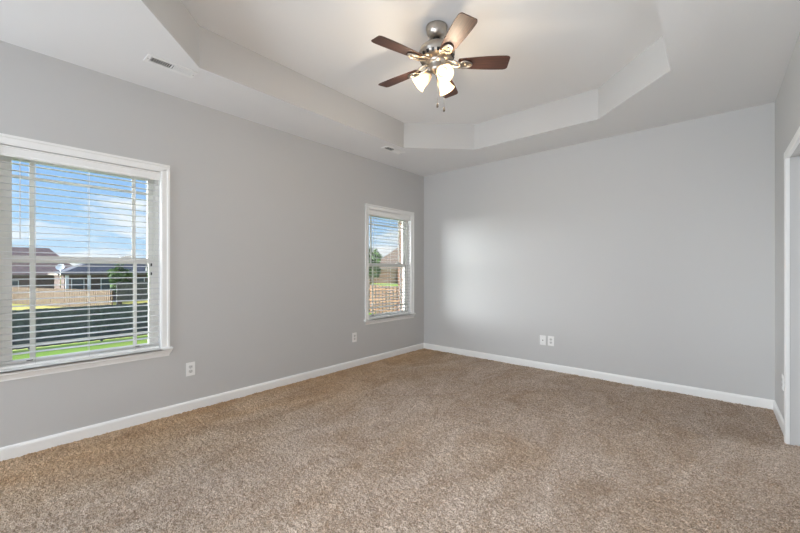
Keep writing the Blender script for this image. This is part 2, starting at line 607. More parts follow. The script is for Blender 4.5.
# lower ring as single-level faces, tray top as one octagon
for poly in ring:
    cmb.add([(x, y, H) for x, y in poly], [tuple(range(len(poly)))])
ceil = cmb.build('ceiling', M['ceil'])
tag(ceil, 'white painted ceiling around the octagonal tray', kind='structure')
tmb = MB()
slabpoly(tmb, [(x + (0.03 if x > -1.5 else -0.03), y + (0.03 if y > 2.2 else -0.03)) for x, y in octo], HT, 0.03)
tmb.build('tray_top', M['ceil'], ceil)
smb = MB()
for i in range(8):
    (x0, y0), (x1, y1) = octo[i], octo[(i + 1) % 8]
    smb.add([(x0, y0, H), (x1, y1, H), (x1, y1, HT), (x0, y0, HT)], [(0, 1, 2, 3)])
tag(smb.build('tray_side', M['wall'], ceil), 'tray sides painted in the warm grey of the walls')

# baseboards: profiled strips
BP = [(0, -0.018), (0.014, -0.018), (0.014, 0.058), (0.011, 0.069), (0.005, 0.076), (0, 0.078)]
BPT = [(a, b) for a, b in BP]
tag(MB().prism([(XL + a, b) for a, b in BP], 'y', YR, YB).build('baseboard_left', M['trim']), 'white baseboard under the windows', kind='structure')
# prism along x: poly gives (y, z)
tag(MB().prism([(YB - a, b) for a, b in BP], 'x', XL, XR).build('baseboard_back', M['trim']), 'white baseboard along the blank wall', kind='structure')
CW = 0.062    # door casing width
bb = MB().prism([(XR - a, b) for a, b in BP], 'y', DY1 + CW, YB)
bb.prism([(XR - a, b) for a, b in BP], 'y', YR, DY0 - CW)
tag(bb.build('baseboard_right', M['trim']), 'white baseboard beside the doorway', kind='structure')

# doorway at the right
door = tag(empty('door_1', (XR, (DY0 + DY1) / 2, 0)), 'cased doorway at the right edge', kind='structure')
dy = (DY1 - DY0) / 2
cp = [(0.0, 0.0), (-0.020, 0.0), (-0.024, 0.014), (-0.024, 0.05), (-0.016, CW), (0.0, CW)]   # (x, distance from the opening)
cs = MB()
for s in (-1, 1):
    poly = [(x, s * (dy - 0.004 + d)) for x, d in cp]
    cs.prism(poly, 'z', -0.008, DZ)
cs.prism([(x, DZ - 0.004 + d) for x, d in cp], 'y', -dy - CW + 0.004, dy + CW - 0.004)
cs.build('casing', M['trim'], door)
jb = MB()
for s in (-1, 1):
    jb.box(0, 0.115, s * dy, s * (dy + 0.018), -0.008, DZ)
jb.box(0, 0.115, -dy - 0.018, dy + 0.018, DZ, DZ + 0.018)
jb.build('jamb', M['wall'], door)
st = MB()
for s in (-1, 1):
    st.box(0.05, 0.085, s * dy, s * (dy - 0.011), -0.008, DZ)
st.box(0.05, 0.085, -dy, dy, DZ - 0.011, DZ)
st.build('door_stop', M['wall'], door)
# the small hall behind the doorway
hall = MB()
hall.box(1.55, 1.65, 1.9, 4.9, -0.05, 2.6)
hall.box(XR + 0.115, 1.55, 4.8, 4.9, -0.05, 2.6)
hall.box(XR + 0.115, 1.55, 1.9, 2.0, -0.05, 2.6)
tag(hall.build('wall_hall', M['wall']), 'grey walls of the hall past the doorway', kind='structure')
tag(MB().box(XR + 0.1, 1.65, 1.9, 4.9, 2.5, 2.6).build('ceiling_hall', M['ceil']), 'white ceiling of the hall past the doorway', kind='structure')

# floor slab and carpet
tag(MB().box(XL - 0.05, 1.65, YR - 0.1, 4.9, -0.08, -0.03).build('floor', M['fascia']), 'floor slab under the carpet', kind='structure')


def make_carpet():
    rng = np.random.default_rng(5)
    step = 0.0056
    xs = np.arange(XL + 0.002, XR + 0.12, step)
    ys = np.arange(YR + 0.002, YB, step)
    nx, ny = len(xs), len(ys)

    def vn(cx, cy):
        gx, gy = int(nx * step / cx) + 4, int(ny * step / cy) + 4
        g = rng.random((gx, gy))
        u = np.arange(nx) * step / cx
        v = np.arange(ny) * step / cy
        iu, iv = u.astype(int), v.astype(int)
        fu, fv = u - iu, v - iv
        fu, fv = (fu * fu * (3 - 2 * fu))[:, None], (fv * fv * (3 - 2 * fv))[None, :]
        a = g[np.ix_(iu, iv)]
        b = g[np.ix_(iu + 1, iv)]
        c = g[np.ix_(iu, iv + 1)]
        d = g[np.ix_(iu + 1, iv + 1)]
        return (a * (1 - fu) + b * fu) * (1 - fv) + (c * (1 - fu) + d * fu) * fv - 0.5
    z = 0.0070 * (rng.random((nx, ny)) - 0.5) + 0.0075 * vn(0.0095, 0.0095) + 0.006 * vn(0.040, 0.020) + 0.003 * vn(0.09, 0.06) + 0.002 * vn(0.3, 0.2)
    z = z - 0.007
    jx = (rng.random((nx, ny)) - 0.5) * step * 0.7
    jy = (rng.random((nx, ny)) - 0.5) * step * 0.7
    X = xs[:, None] + jx
    Y = ys[None, :] + jy
    co = np.stack([X, Y, z], axis=-1).reshape(-1, 3).astype(np.float32)
    i = np.arange(nx - 1)[:, None] * ny + np.arange(ny - 1)[None, :]
    q = np.stack([i, i + ny, i + ny + 1, i + 1], axis=-1)
    keep = (xs[1:, None] < XR - 0.002) | ((ys[None, :-1] > DY0 + 0.002) & (ys[None, 1:] < DY1 - 0.002))
    q = q[keep].reshape(-1, 4).astype(np.int32)
    me = bpy.data.meshes.new('carpet')
    me.vertices.add(len(co))
    me.vertices.foreach_set('co', co.ravel())
    me.loops.add(q.size)
    me.loops.foreach_set('vertex_index', q.ravel())
    me.polygons.add(len(q))
    me.polygons.foreach_set('loop_start', np.arange(0, q.size, 4, dtype=np.int32))
    me.polygons.foreach_set('use_smooth', np.ones(len(q), dtype=bool))
    me.update(calc_edges=True)
    me.validate()
    me.materials.append(M['carpet'])
    o = bpy.data.objects.new('carpet', me)
    col.objects.link(o)
    return o


tag(make_carpet(), 'tan shag carpet covering the whole floor', 'carpet', kind='stuff')

# ------------------------------------------------------------------ windows (local: x = 0 at the wall face, into the room +x, y centred, z world)
CASE = 0.064


def window(idx, yc, HWD):
    W = tag(empty('window_%d' % idx, (XL, yc, 0)), kind='structure')
    W['label'] = ['large white double hung window at the left edge', 'white double hung window near the corner'][idx - 1]
    # picture-frame casing on three sides with a raised outer edge
    c = MB()
    cp = [(0, -0.002), (0.010, 0.0), (0.013, 0.012), (0.013, 0.042), (0.019, 0.050), (0.019, CASE), (0, CASE)]
    for s in (-1, 1):
        c.prism([(x, s * (HWD + d)) for x, d in cp], 'z', WZ0, WZ1 + CASE * 0.3)
    c.prism([(x, WZ1 + d) for x, d in cp], 'y', -HWD - CASE, HWD + CASE)
    c.build('casing', M['trim'], W)
    # stool
    s_ = MB().prism([(-0.058, WZ0 - 0.002), (-0.058, WZ0 - 0.020), (0.030, WZ0 - 0.020), (0.036, WZ0 - 0.012), (0.036, WZ0 - 0.006), (0.030, WZ0)], 'y', -HWD, HWD)
    s_.prism([(0.0, WZ0), (0.0, WZ0 - 0.020), (0.030, WZ0 - 0.020), (0.036, WZ0 - 0.012), (0.036, WZ0 - 0.006), (0.030, WZ0)], 'y', -HWD - CASE - 0.018, HWD + CASE + 0.018)
    s_.build('stool', M['trim'], W)
    # apron: crown-like profile, mitred in at both ends
    prof = [(0.0, WZ0 - 0.020), (0.026, WZ0 - 0.020), (0.026, WZ0 - 0.030), (0.016, WZ0 - 0.048), (0.010, WZ0 - 0.062), (0.010, WZ0 - 0.072), (0.0, WZ0 - 0.072)]
    vs = []
    for sgn in (-1, 1):
        for x, z in prof:
            vs.append((x, sgn * (HWD + CASE - 0.012 + x), z))
    n = len(prof)
    MB().add(vs, [tuple(range(n)), tuple(range(2 * n - 1, n - 1, -1))] + [(i, i + n, (i + 1) % n + n, (i + 1) % n) for i in range(n)]).build('apron', M['trim'], W)
    # jamb liner
    j = MB()
    for s in (-1, 1):
        j.box(-0.058, 0.0, s * HWD, s * (HWD + 0.012), WZ0 - 0.01, WZ1 + 0.012)
    j.box(-0.058, 0.0, -HWD, HWD, WZ1, WZ1 + 0.012)
    j.build('jamb', M['trim'], W)
    # vinyl frame
    f = MB()
    FW = 0.026
    for s in (-1, 1):
        f.box(-0.142, -0.058, s * (HWD + 0.010), s * (HWD - FW), WZ0 - 0.060, WZ1 + 0.012)
    f.box(-0.142, -0.058, -HWD + FW, HWD - FW, WZ1 - FW, WZ1 + 0.012)
    f.box(-0.148, -0.058, -HWD + FW, HWD - FW, WZ0 - 0.060, WZ0 - 0.012)
    f.build('frame', M['vinyl'], W, bevel=0.002)
    mid = 1.312
    ST = 0.040
    for nm, x0, x1, z0, z1, hb in (('upper_sash', -0.130, -0.098, mid - 0.020, WZ1 - FW, 'top'), ('lower_sash', -0.095, -0.063, WZ0 - 0.012, mid + 0.024, 'bottom')):
        yi = HWD - FW
        sm = MB()
        for s in (-1, 1):
            sm.box(x0, x1, s * yi, s * (yi - ST), z0, z1)
        rb = 0.045
        sm.box(x0, x1, -yi + ST, yi - ST, z0, z0 + rb)
        sm.box(x0, x1, -yi + ST, yi - ST, z1 - rb, z1)
        so = sm.build(nm, M['vinyl'], W, bevel=0.003)
        xm = (x0 + x1) / 2
        MB().box(xm - 0.002, xm + 0.002, -yi + ST - 0.004, yi - ST + 0.004, z0 + rb - 0.004, z1 - rb + 0.004).build('pane', M['glass'], so)
        g0, g1 = z0 + rb, z1 - rb
        for yy in (-0.297, 0.297):
            MB().box(xm + 0.0025, xm + 0.009, yy - 0.013, yy + 0.013, g0, g1).build('muntin', M['vinyl'], so, bevel=0.002)
        zz = g1 - 0.107 if hb == 'top' else g0 + 0.107
        mm = MB()
        for a, b in ((-yi + ST, -0.310), (-0.284, 0.284), (0.310, yi - ST)):
            mm.box(xm + 0.0025, xm + 0.009, a, b, zz - 0.0065, zz + 0.0065)
        mm.build('muntin', M['vinyl'], so, bevel=0.002)
        if nm == 'lower_sash':
            lk = MB().box(x0 + 0.004, x1 - 0.002, 0.20, 0.27, z1, z1 + 0.010)
            lk.lathe([(0.012, z1 + 0.010), (0.012, z1 + 0.017), (0.0, z1 + 0.018)], 14, Matrix.Translation((xm, 0.235, 0)))
            lk.tube([(xm, 0.235, z1 + 0.014), (xm + 0.012, 0.275, z1 + 0.014)], 0.005, 8)
            lk.build('sash_lock', M['vinyl'], so)
            for yy in (-0.31, 0.31):
                tag(MB().box(x1 - 0.004, x1 + 0.006, yy - 0.016, yy + 0.016, g0 - 0.004, g0 + 0.010).build('sash_lift', M['black'], so, bevel=0.002), 'small black lift')
            for z in (mid - 0.03, mid - 0.10):
                tag(MB().box(x1, x1 + 0.003, yi - 0.030, yi - 0.020, z - 0.014, z + 0.014).build('tilt_latch', M['black'], so), 'small black latch')
    return W


for i, (y0, y1) in enumerate(WINS):
    window(i + 1, (y0 + y1) / 2, (y1 - y0) / 2)

# ------------------------------------------------------------------ blinds
SX0, SX1 = -0.058, -0.009


def make_blind(HWD):
    B = empty('window_blind', (XL, 0, 0))
    L2 = HWD - 0.006
    MB().box(SX0 - 0.002, SX1 - 0.004, -L2, L2, WZ1 - 0.045, WZ1 - 0.004).build('headrail', M['slat'], B, bevel=0.002)
    va = MB().prism([(SX1 + 0.004, WZ1 - 0.076), (SX1 + 0.013, WZ1 - 0.076), (SX1 + 0.015, WZ1 - 0.066), (SX1 + 0.011, WZ1 - 0.058),
                     (SX1 + 0.011, WZ1 - 0.018), (SX1 + 0.015, WZ1 - 0.014), (SX1 + 0.013, WZ1 - 0.006), (SX1 + 0.004, WZ1 - 0.006)], 'y', -L2 - 0.001, L2 + 0.001)
    va.build('valance', M['trim'], B)
    zb = WZ0 + 0.0006
    n = 31
    zt = WZ1 - 0.066
    zs = [zb + 0.045 + (zt - zb - 0.045) * k / (n - 1) for k in range(n)]
    sl = MB()
    for z in zs:
        k = 0.0022   # slight crown
        tl = 0.0025   # outer edge tipped up a little
        top = [(SX0, z - k + tl), (SX0 + 0.016, z + tl * 0.5), (SX1 - 0.016, z), (SX1, z - k)]
        sl.prism([(x, zz + 0.0028) for x, zz in top] + [(x, zz) for x, zz in reversed(top)], 'y', -L2, L2)
    sl.build('slat_panel', M['slat'], B)
    MB().box(SX0 + 0.001, SX1 - 0.001, -L2, L2, zb, zb + 0.018).build('bottom_rail', M['trim'], B, bevel=0.003)
    for yy in (-0.285, 0.0, 0.285):
        c = MB()
        for x in (SX0 - 0.0015, SX1 + 0.0015):
            c.box(x - 0.0009, x + 0.0009, yy - 0.0011, yy + 0.0011, zb + 0.012, WZ1 - 0.04)
        c.build('ladder_cord', M['cord'], B)
    wd = MB().tube([(SX1 + 0.012, -0.36, WZ1 - 0.08), (SX1 + 0.012, -0.36, WZ1 - 0.62)], 0.0022, 8)
    wd.build('tilt_wand', M['cord'], B)
    lc = MB()
    for yy in (0.355, 0.362):
        lc.tube([(SX1 + 0.008, yy, WZ1 - 0.07), (SX1 + 0.008, yy, WZ1 - 0.80)], 0.0010, 6)
    lo = lc.build('lift_cord', M['cord'], B)
    MB().lathe([(0.002, 0.0), (0.004, -0.006), (0.007, -0.03), (0.006, -0.034), (0, -0.034)], 12,
               Matrix.Translation((SX1 + 0.008, 0.3585, WZ1 - 0.80))).build('tassel', M['slat'], lo)
    return B


bl = make_blind((WINS[0][1] - WINS[0][0]) / 2)
bl.location.y = sum(WINS[0]) / 2
tag(bl, 'white slatted blind in the large window at the left edge', 'window blind', 'white slatted blinds in the windows')
bl2 = make_blind((WINS[1][1] - WINS[1][0]) / 2)
bl2.location.y = sum(WINS[1]) / 2
tag(bl2, 'white slatted blind in the smaller looking window near the corner', 'window blind', 'white slatted blinds in the windows')

# ------------------------------------------------------------------ ceiling fan with lights (local x = across the view, y = away from it)
fan = tag(empty('ceiling_fan', ((TX0 + TX1) / 2, (TY0 + TY1) / 2, HT), R(YAW)),
          'five blade walnut ceiling fan with three lit bell shades, hanging from the tray', 'ceiling fan')
MB().lathe([(0.0, 0.0), (0.080, 0.0), (0.080, -0.012), (0.076, -0.022), (0.074, -0.040), (0.062, -0.066), (0.040, -0.082), (0.030, -0.084), (0, -0.084)], 40).build('canopy', M['nickel'], fan)
tag(MB().lathe([(0.0, -0.078), (0.022, -0.080), (0.030, -0.092), (0.026, -0.106), (0.014, -0.114), (0.014, -0.135), (0, -0.135)], 24).build('hanger_ball', M['black'], fan), 'black hanger ball')
mh = MB().lathe([(0.0, -0.118), (0.030, -0.118), (0.036, -0.128), (0.070, -0.134), (0.100, -0.146), (0.124, -0.166), (0.134, -0.188), (0.136, -0.205), (0.130, -0.212), (0.130, -0.220), (0.118, -0.240), (0.090, -0.254), (0.070, -0.258), (0, -0.258)], 48)
motor = mh.build('motor_housing', M['nickel'], fan)
vs_ = MB()
for k in range(20):
    a = 2 * math.pi * k / 20
    m4 = Matrix.Rotation(a, 4, 'Z')
    q = [Vector((0.1285, y, -0.2225)) for y in (-0.010, 0.010)] + [Vector((0.1185, y, -0.2420)) for y in (0.009, -0.009)]
    q2 = [p + Vector((0.004, 0, -0.0015)) for p in q]
    vv = [m4 @ p for p in q + q2]
    vs_.add(vv, [(0, 1, 2, 3), (7, 6, 5, 4), (0, 4, 5, 1), (1, 5, 6, 2), (2, 6, 7, 3), (3, 7, 4, 0)])
tag(vs_.build('vent_slots', M['black'], motor), 'dark vent slots')

BZ = -0.272
PITCH = R(12)


def blade_mesh():
    pts = []
    n = 14
    prof = [(0.165, 0.046), (0.20, 0.050), (0.28, 0.057), (0.36, 0.063), (0.44, 0.066), (0.49, 0.066)]
    cr_ = 0.036
    for k in range(7):
        a = math.pi / 2 * k / 6
        prof.append((0.533 - cr_ + cr_ * math.sin(a), 0.066 - cr_ * 0.55 + cr_ * 0.55 * math.cos(a)))
    up = [(x, y) for x, y in prof]
    outline = [(x, -y) for x, y in prof] + [(x, y) for x, y in reversed(prof)]
    outline.insert(0, (0.158, -0.034))
    outline.append((0.158, 0.034))
    n = len(outline)
    vs = [(x, y, 0.003) for x, y in outline] + [(x, y, -0.003) for x, y in outline]
    fs = [tuple(range(n)), tuple(range(2 * n - 1, n - 1, -1))] + [(i, i + n, (i + 1) % n + n, (i + 1) % n) for i in range(n)]
    rot = Matrix.Rotation(-PITCH, 4, 'X')
    mb = MB()
    mb.add([rot @ Vector(p) for p in vs], fs)
    return mb


def arm_mesh():
    mb = MB()
    rot = Matrix.Rotation(-PITCH, 4, 'X')
    # two curved bars leaving the motor, meeting an oval medallion under the blade
    for s in (-1, 1):
        pts = []
        for k in range(9):
            t = k / 8
            x = 0.075 + 0.105 * t
            y = s * (0.016 + 0.012 * math.sin(math.pi * t))
            z = 0.014 - 0.030 * t ** 0.7 + 0.003
            pts.append((x, y, z))
        mb.tube(pts, [0.0085] * 9, 8)
    # oval ring
    ring_pts, nn = [], 28
    vs, fs = [], []
    for i in range(nn):
        a = 2 * math.pi * i / nn
        ca, sa = math.cos(a), math.sin(a)
        wy = 0.030 * (1.0 - 0.25 * ca)
        for k in range(8):
            b = 2 * math.pi * k / 8
            rr = 0.0085 * math.cos(b)
            p = Vector((0.214 + (0.042 + rr) * ca, (wy + rr) * sa, -0.0125 + 0.0075 * math.sin(b)))
            vs.append(rot @ p)
    for i in range(nn):
        j = (i + 1) % nn
        for k in range(8):
            k2 = (k + 1) % 8
            fs.append((i * 8 + k, j * 8 + k, j * 8 + k2, i * 8 + k2))
    mb.add(vs, fs, True)
    # plate inside the ring and centre boss
    pl = []
    for z in (-0.004, -0.009):
        for i in range(20):
            a = 2 * math.pi * i / 20
            pl.append(rot @ Vector((0.214 + 0.040 * math.cos(a), 0.029 * (1 - 0.25 * math.cos(a)) * math.sin(a), z)))
    mb.add(pl, [tuple(range(20)), tuple(range(39, 19, -1))] + [(i, i + 20, (i + 1) % 20 + 20, (i + 1) % 20) for i in range(20)])
    mb.lathe([(0.012, -0.008), (0.011, -0.014), (0.006, -0.018), (0, -0.019)], 14, rot @ Matrix.Translation((0.216, 0, 0)))
    return mb


b0 = blade_mesh().build('blade', M['walnut'], fan, bevel=0.0015)
a0 = arm_mesh().build('blade_arm', M['nickel'], fan)
for k in range(5):
    for src in (b0, a0):
        o = src if k == 0 else src.copy()
        if k:
            col.objects.link(o)
            o.parent = fan
        o.location = (0, 0, BZ)
        o.rotation_euler = (0, 0, R(-1.8 + 72 * k))

# light kit
kit = MB().lathe([(0.0, -0.250), (0.072, -0.252), (0.074, -0.262), (0.056, -0.272), (0.050, -0.282), (0.052, -0.312), (0.046, -0.326), (0.032, -0.338), (0.018, -0.344), (0.010, -0.352), (0.010, -0.358), (0.0, -0.362)], 32)
kit.build('light_hub', M['nickel'], fan)
ax = Vector((0.77, 0, -0.63)).normalized()
fit = Vector((0.052, 0, -0.343))
tz = ax.to_track_quat('Z', 'Y').to_matrix().to_4x4()
mt = Matrix.Translation(fit) @ tz
arm = MB().tube([(0.040, 0, -0.296), (0.060, 0, -0.292), (0.070, 0, -0.304), (0.066, 0, -0.322), fit - ax * 0.012, fit + ax * 0.004], [0.008, 0.008, 0.008, 0.008, 0.010, 0.012], 10)
arm.lathe([(0.0, -0.010), (0.020, -0.008), (0.027, 0.004), (0.029, 0.020), (0.025, 0.020), (0.0, 0.012)], 20, mt)
prof_o = [(0.024, 0.010), (0.030, 0.016), (0.036, 0.030), (0.041, 0.050), (0.045, 0.072), (0.050, 0.094), (0.058, 0.112), (0.063, 0.118)]
prof_i = [(r - 0.0035, z) for r, z in reversed(prof_o)]
shade = MB().lathe(prof_o + prof_i, 32, mt, closed=True)
bulb = MB().lathe([(0.0, 0.012), (0.012, 0.014), (0.013, 0.030), (0.022, 0.048), (0.026, 0.062), (0.022, 0.078), (0.012, 0.086), (0.0, 0.088)], 20, mt)
arm0 = arm.build('light_arm', M['nickel'], fan)
sh0 = shade.build('lamp_shade', M['alabaster'], fan)
bu0 = bulb.build('bulb', M['bulb'], sh0)
for k, ang in enumerate((50, 170, 290)):
    if k == 0:
        A, S, Bu = arm0, sh0, bu0
    else:
        A, S, Bu = arm0.copy(), sh0.copy(), bu0.copy()
        for o in (A, S, Bu):
            col.objects.link(o)
        A.parent = S.parent = fan
        Bu.parent = S
    A.rotation_euler = S.rotation_euler = (0, 0, R(ang))
    ld = bpy.data.lights.new('bulb_light', 'POINT')
    ld.energy = BULB
    ld.color = (1.0, 0.86, 0.66)
    ld.shadow_soft_size = 0.028
    lo = bpy.data.objects.new('bulb_light', ld)
    col.objects.link(lo)
    lo.parent = fan
    p = Matrix.Rotation(R(ang), 4, 'Z') @ (fit + ax * 0.140)
    lo.location = p

for (x, y, z0, z1) in ((0.0, -0.054, -0.300, -0.585), (0.056, 0.006, -0.300, -0.590)):
    c = MB()
    c.tube([(x, y, z0), (x, y, z1)], 0.0014, 6)
    for q in range(int((z0 - z1) / 0.012)):
        c.lathe([(0, 0.0022), (0.0022, 0), (0, -0.0022)], 6, Matrix.Translation((x, y, z0 - q * 0.012)))
    c.tube([(x * 0.85, y * 0.85, z0), (x, y, z0)], 0.003, 6)
    co = c.build('pull_chain', M['nickel'], fan)
    MB().lathe([(0.0, 0.0), (0.003, -0.001), (0.006, -0.008), (0.0095, -0.022), (0.0085, -0.032), (0.004, -0.038), (0, -0.039)], 14,
               Matrix.Translation((x, y, z1))).build('fob', M['bronze'], co)


# ------------------------------------------------------------------ ceiling vents
def make_vent():
    V = empty('ceiling_vent', (0, 0, H))
    LX, LY = 0.060, 0.160
    fr = MB()
    for (x0, x1, y0, y1) in ((-LX, LX, -LY, -LY + 0.028), (-LX, LX, LY - 0.028, LY), (-LX, -LX + 0.024, -LY + 0.028, LY - 0.028), (LX - 0.024, LX, -LY + 0.028, LY - 0.028)):
        fr.box(x0, x1, y0, y1, -0.008, -0.0005)
    fr.box(-LX + 0.024, LX - 0.024, -0.005, 0.005, -0.008, -0.001)
    fr.build('frame', M['plastic'], V, bevel=0.0015)
    tag(MB().box(-LX + 0.02, LX - 0.02, -LY + 0.024, LY - 0.024, -0.0016, -0.0006).build('backing', M['vent_dark'], V), 'dark duct behind the louvers')
    lv = MB()
    nL = 9
    for half in (-1, 1):
        for k in range(nL):
            yc = half * (0.009 + 0.122 * (k + 0.5) / nL)
            d = half * -1
            # louvers lean away from the middle
            a0_, a1_ = (yc - 0.0040 * half, -0.0012), (yc + 0.0040 * half, -0.0075)
            t = 0.0010
            lv.prism([(a0_[0] - t, a0_[1]), (a0_[0] + t, a0_[1]), (a1_[0] + t, a1_[1]), (a1_[0] - t, a1_[1])], 'x', -LX + 0.023, LX - 0.023)
    lv.build('louver', M['plastic'], V)
    for yy in (-LY + 0.013, LY - 0.013):
        MB().lathe([(0.004, -0.0078), (0.0035, -0.0095), (0, -0.0098)], 10, Matrix.Translation((0, yy, 0))).build('screw', M['chrome'], V)
    return V


v1 = make_vent()
v1.location = (-3.022, 0.917, H)
tag(v1, 'white ceiling vent by the tray corner near the large window', 'vent', 'white ceiling vents')
v2 = copy_tree(v1)
v2.location = (-3.035, 3.37, H)
v2['label'] = 'small looking white ceiling vent above the far window'


# ------------------------------------------------------------------ wall plates (local: face towards +x)
def plate_base(name):
    P = empty(name, (0, 0, 0))
    MB().box(0, 0.0055, -0.037, 0.037, -0.060, 0.060).build('cover_plate', M['plastic'], P, bevel=0.003)
    return P


def make_outlet():
    P = plate_base('wall_outlet')
    for zc in (-0.0195, 0.0195):
        poly = []
        for k in range(24):
            a = 2 * math.pi * k / 24
            poly.append((0.0172 * math.cos(a), zc + max(-0.0140, min(0.0140, 0.0172 * math.sin(a)))))
        r_ = MB().prism(poly, 'x', 0.004, 0.0075).build('receptacle', M['plastic_grey'], P)
        sl = MB()
        for yy, h in ((-0.0062, 0.0045), (0.0062, 0.0036)):
            sl.box(0.0072, 0.0079, yy - 0.0012, yy + 0.0012, zc + 0.002 - h, zc + 0.002 + h)
        sl.lathe([(0.0026, 0.0), (0.0026, 0.0008), (0, 0.0008)], 10, Matrix.Translation((0.0072, 0, zc - 0.0088)) @ Matrix.Rotation(R(90), 4, 'Y'))
        sl.build('slot', M['black'], r_)
    MB().lathe([(0.0036, 0.0), (0.0030, 0.0014), (0, 0.0016)], 12, Matrix.Translation((0.0052, 0, 0)) @ Matrix.Rotation(R(90), 4, 'Y')).build('screw', M['plastic_grey'], P)
    return P


o1 = make_outlet()
spots = [((XL, 1.22, 0.36), 0, 'white wall outlet just right of the large window'),
         ((XL, 3.164, 0.372), 0, 'white wall outlet left of the far window near the corner'),
         ((-1.546, YB, 0.360), R(-90), 'white wall outlet on the long wall, right one of the pair'),
         ((XR, 4.12, 0.36), R(180), 'white wall outlet beside the doorway at the right')]
for k, (loc, rz, lab) in enumerate(spots):
    o = o1 if k == 0 else copy_tree(o1)
    o.location = loc
    o.rotation_euler = (0, 0, rz)
    tag(o, lab, 'outlet', 'white wall outlets')
cx_ = plate_base('coax_plate')
RY = Matrix.Rotation(R(90), 4, 'Y')
MB().lathe([(0.0075, 0.004), (0.0075, 0.008), (0.005, 0.008), (0.005, 0.017), (0.0, 0.017)], 16, RY).build('coax_connector', M['chrome'], cx_)
for zz in (-0.042, 0.042):
    MB().lathe([(0.0036, 0.004), (0.0030, 0.0068), (0, 0.007)], 12, Matrix.Translation((0, 0, zz)) @ RY).build('screw', M['plastic_grey'], cx_)
cx_.location = (-1.646, YB, 0.357)
cx_.rotation_euler = (0, 0, R(-90))
tag(cx_, 'white cable plate with dark centre jack, left of the outlet on the long wall', 'wall plate')

# ------------------------------------------------------------------ outdoors
GZ = -2.39


def ground_z(x, y):
    def ss(a, b, t):
        t = max(0, min(1, (t - a) / (b - a)))
        return t * t * (3 - 2 * t)
    return GZ + 0.75 * ss(10, 17, y) + 0.6 * ss(22, 45, y)


g = MB()
gx = [-140, -100, -70, -50, -40, -30, -24, -18, -12, -8, -5, -3.6]
gy = [-60, -30, -12, 0, 5, 8, 10, 12, 14, 16, 18, 22, 26, 30, 36, 42, 50, 65, 90, 130]
vs = [(x, y, ground_z(x, y)) for x in gx for y in gy]
ny = len(gy)
fs = [(i * ny + j, (i + 1) * ny + j, (i + 1) * ny + j + 1, i * ny + j + 1) for i in range(len(gx) - 1) for j in range(ny - 1)]
g.add(vs, fs, True)
tag(g.build('ground', M['lawn']), 'sunlit lawn outside', kind='structure')


def fence(name, p0, p1, h, material, label, board=0.14, gap=0.006, post=2.4, two_sided=False, recess=0.075, back=None, zoff=0.0, group=None):
    """board fence from p0 to p1; boards one mesh, each post its own part"""
    p0, p1 = Vector(p0), Vector(p1)
    d = p1 - p0
    L = d.length
    ang = math.atan2(d.y, d.x)
    mid = (p0 + p1) / 2
    z0 = ground_z(mid.x, mid.y) + zoff
    root = tag(empty(name, (p0.x, p0.y, z0), ang), label, 'fence', group)
    bm_, bk = MB(), MB()
    n = int(L / (board + gap))
    rnd = random.Random(3)
    for k in range(n):
        x = k * (board + gap)
        hh = h + rnd.uniform(-0.012, 0.012)
        yy = rnd.uniform(-0.003, 0.003)
        if two_sided and k % 2:
            yy += recess
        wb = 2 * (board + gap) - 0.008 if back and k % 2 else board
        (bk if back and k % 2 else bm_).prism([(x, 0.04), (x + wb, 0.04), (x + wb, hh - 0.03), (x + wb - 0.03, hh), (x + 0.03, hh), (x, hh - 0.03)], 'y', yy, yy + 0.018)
    bm_.build('board_panel', material, root)
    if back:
        tag(bk.build('board_panel', back, root), 'rear boards coloured near black as the shade between the front boards')
    rl = MB()
    for z in (0.3, h / 2, h - 0.25):
        rl.box(0, L, 0.022, recess - 0.006 if two_sided else 0.060, z - 0.045, z + 0.045)
    rl.build('rail', material, root)
    m_ = max(2, int(L / post) + 1)
    for k in range(m_):
        x = (L - 0.1) * k / (m_ - 1)
        MB().box(x, x + 0.1, 0.064 + (recess - 0.04 if two_sided else 0), 0.164 + (recess - 0.04 if two_sided else 0), -0.3, h - 0.03).build('post', material, root)
    return root


fence('board_fence', (-24, 14.5), (-24, -9), 1.83, M['dark_wood'], 'long dark grey board fence behind the near lawn', board=0.24, gap=-0.03, two_sided=True)
fence('board_fence', (-60.5, 1.3), (-41.3, 7.7), 1.83, M['tan_wood'], 'sunlit tan picket fence in front of the pink roofed house', board=0.20, gap=0.08, post=3.0)
fence('board_fence', (-41, 30), (-41, 8.0), 1.83, M['dark_wood'], 'far dark board fence that meets the tan picket fence', board=0.24, gap=-0.03, two_sided=True)
fence('board_fence', (-23, 17.0), (-9.5, 17.0), 1.90, M['cedar'], 'tan fence of spaced boards seen in the window near the corner', board=0.17, gap=-0.015, two_sided=True, recess=0.20, back=M['gap_shade'])


def hip_house(name, cx, cy, rz, L, D, eave, ridge_h, hipl, wallm, roofm, label, over=0.5):
    z0 = ground_z(cx, cy)
    h = tag(empty(name, (cx, cy, z0), rz), label, 'house')
    MB().box(-D / 2, D / 2, -L / 2, L / 2, -0.3, eave).build('wall', wallm, h)
    a, b = D / 2 + over, L / 2 + over
    vs = [(-a, -b, eave - 0.05), (a, -b, eave - 0.05), (a, b, eave - 0.05), (-a, b, eave - 0.05), (0, -b + hipl, ridge_h), (0, b - hipl, ridge_h)]
    MB().add(vs, [(0, 1, 4), (1, 2, 5, 4), (2, 3, 5), (3, 0, 4, 5), (3, 2, 1, 0)]).build('roof', roofm, h)
    fa = MB()
    fa.box(a, a + 0.03, -b, b, eave - 0.20, eave)
    fa.box(-a, a, -b - 0.03, -b, eave - 0.20, eave)
    fa.box(-a, a, b, b + 0.03, eave - 0.20, eave)
    fa.build('fascia', M['fascia'], h)
    return h


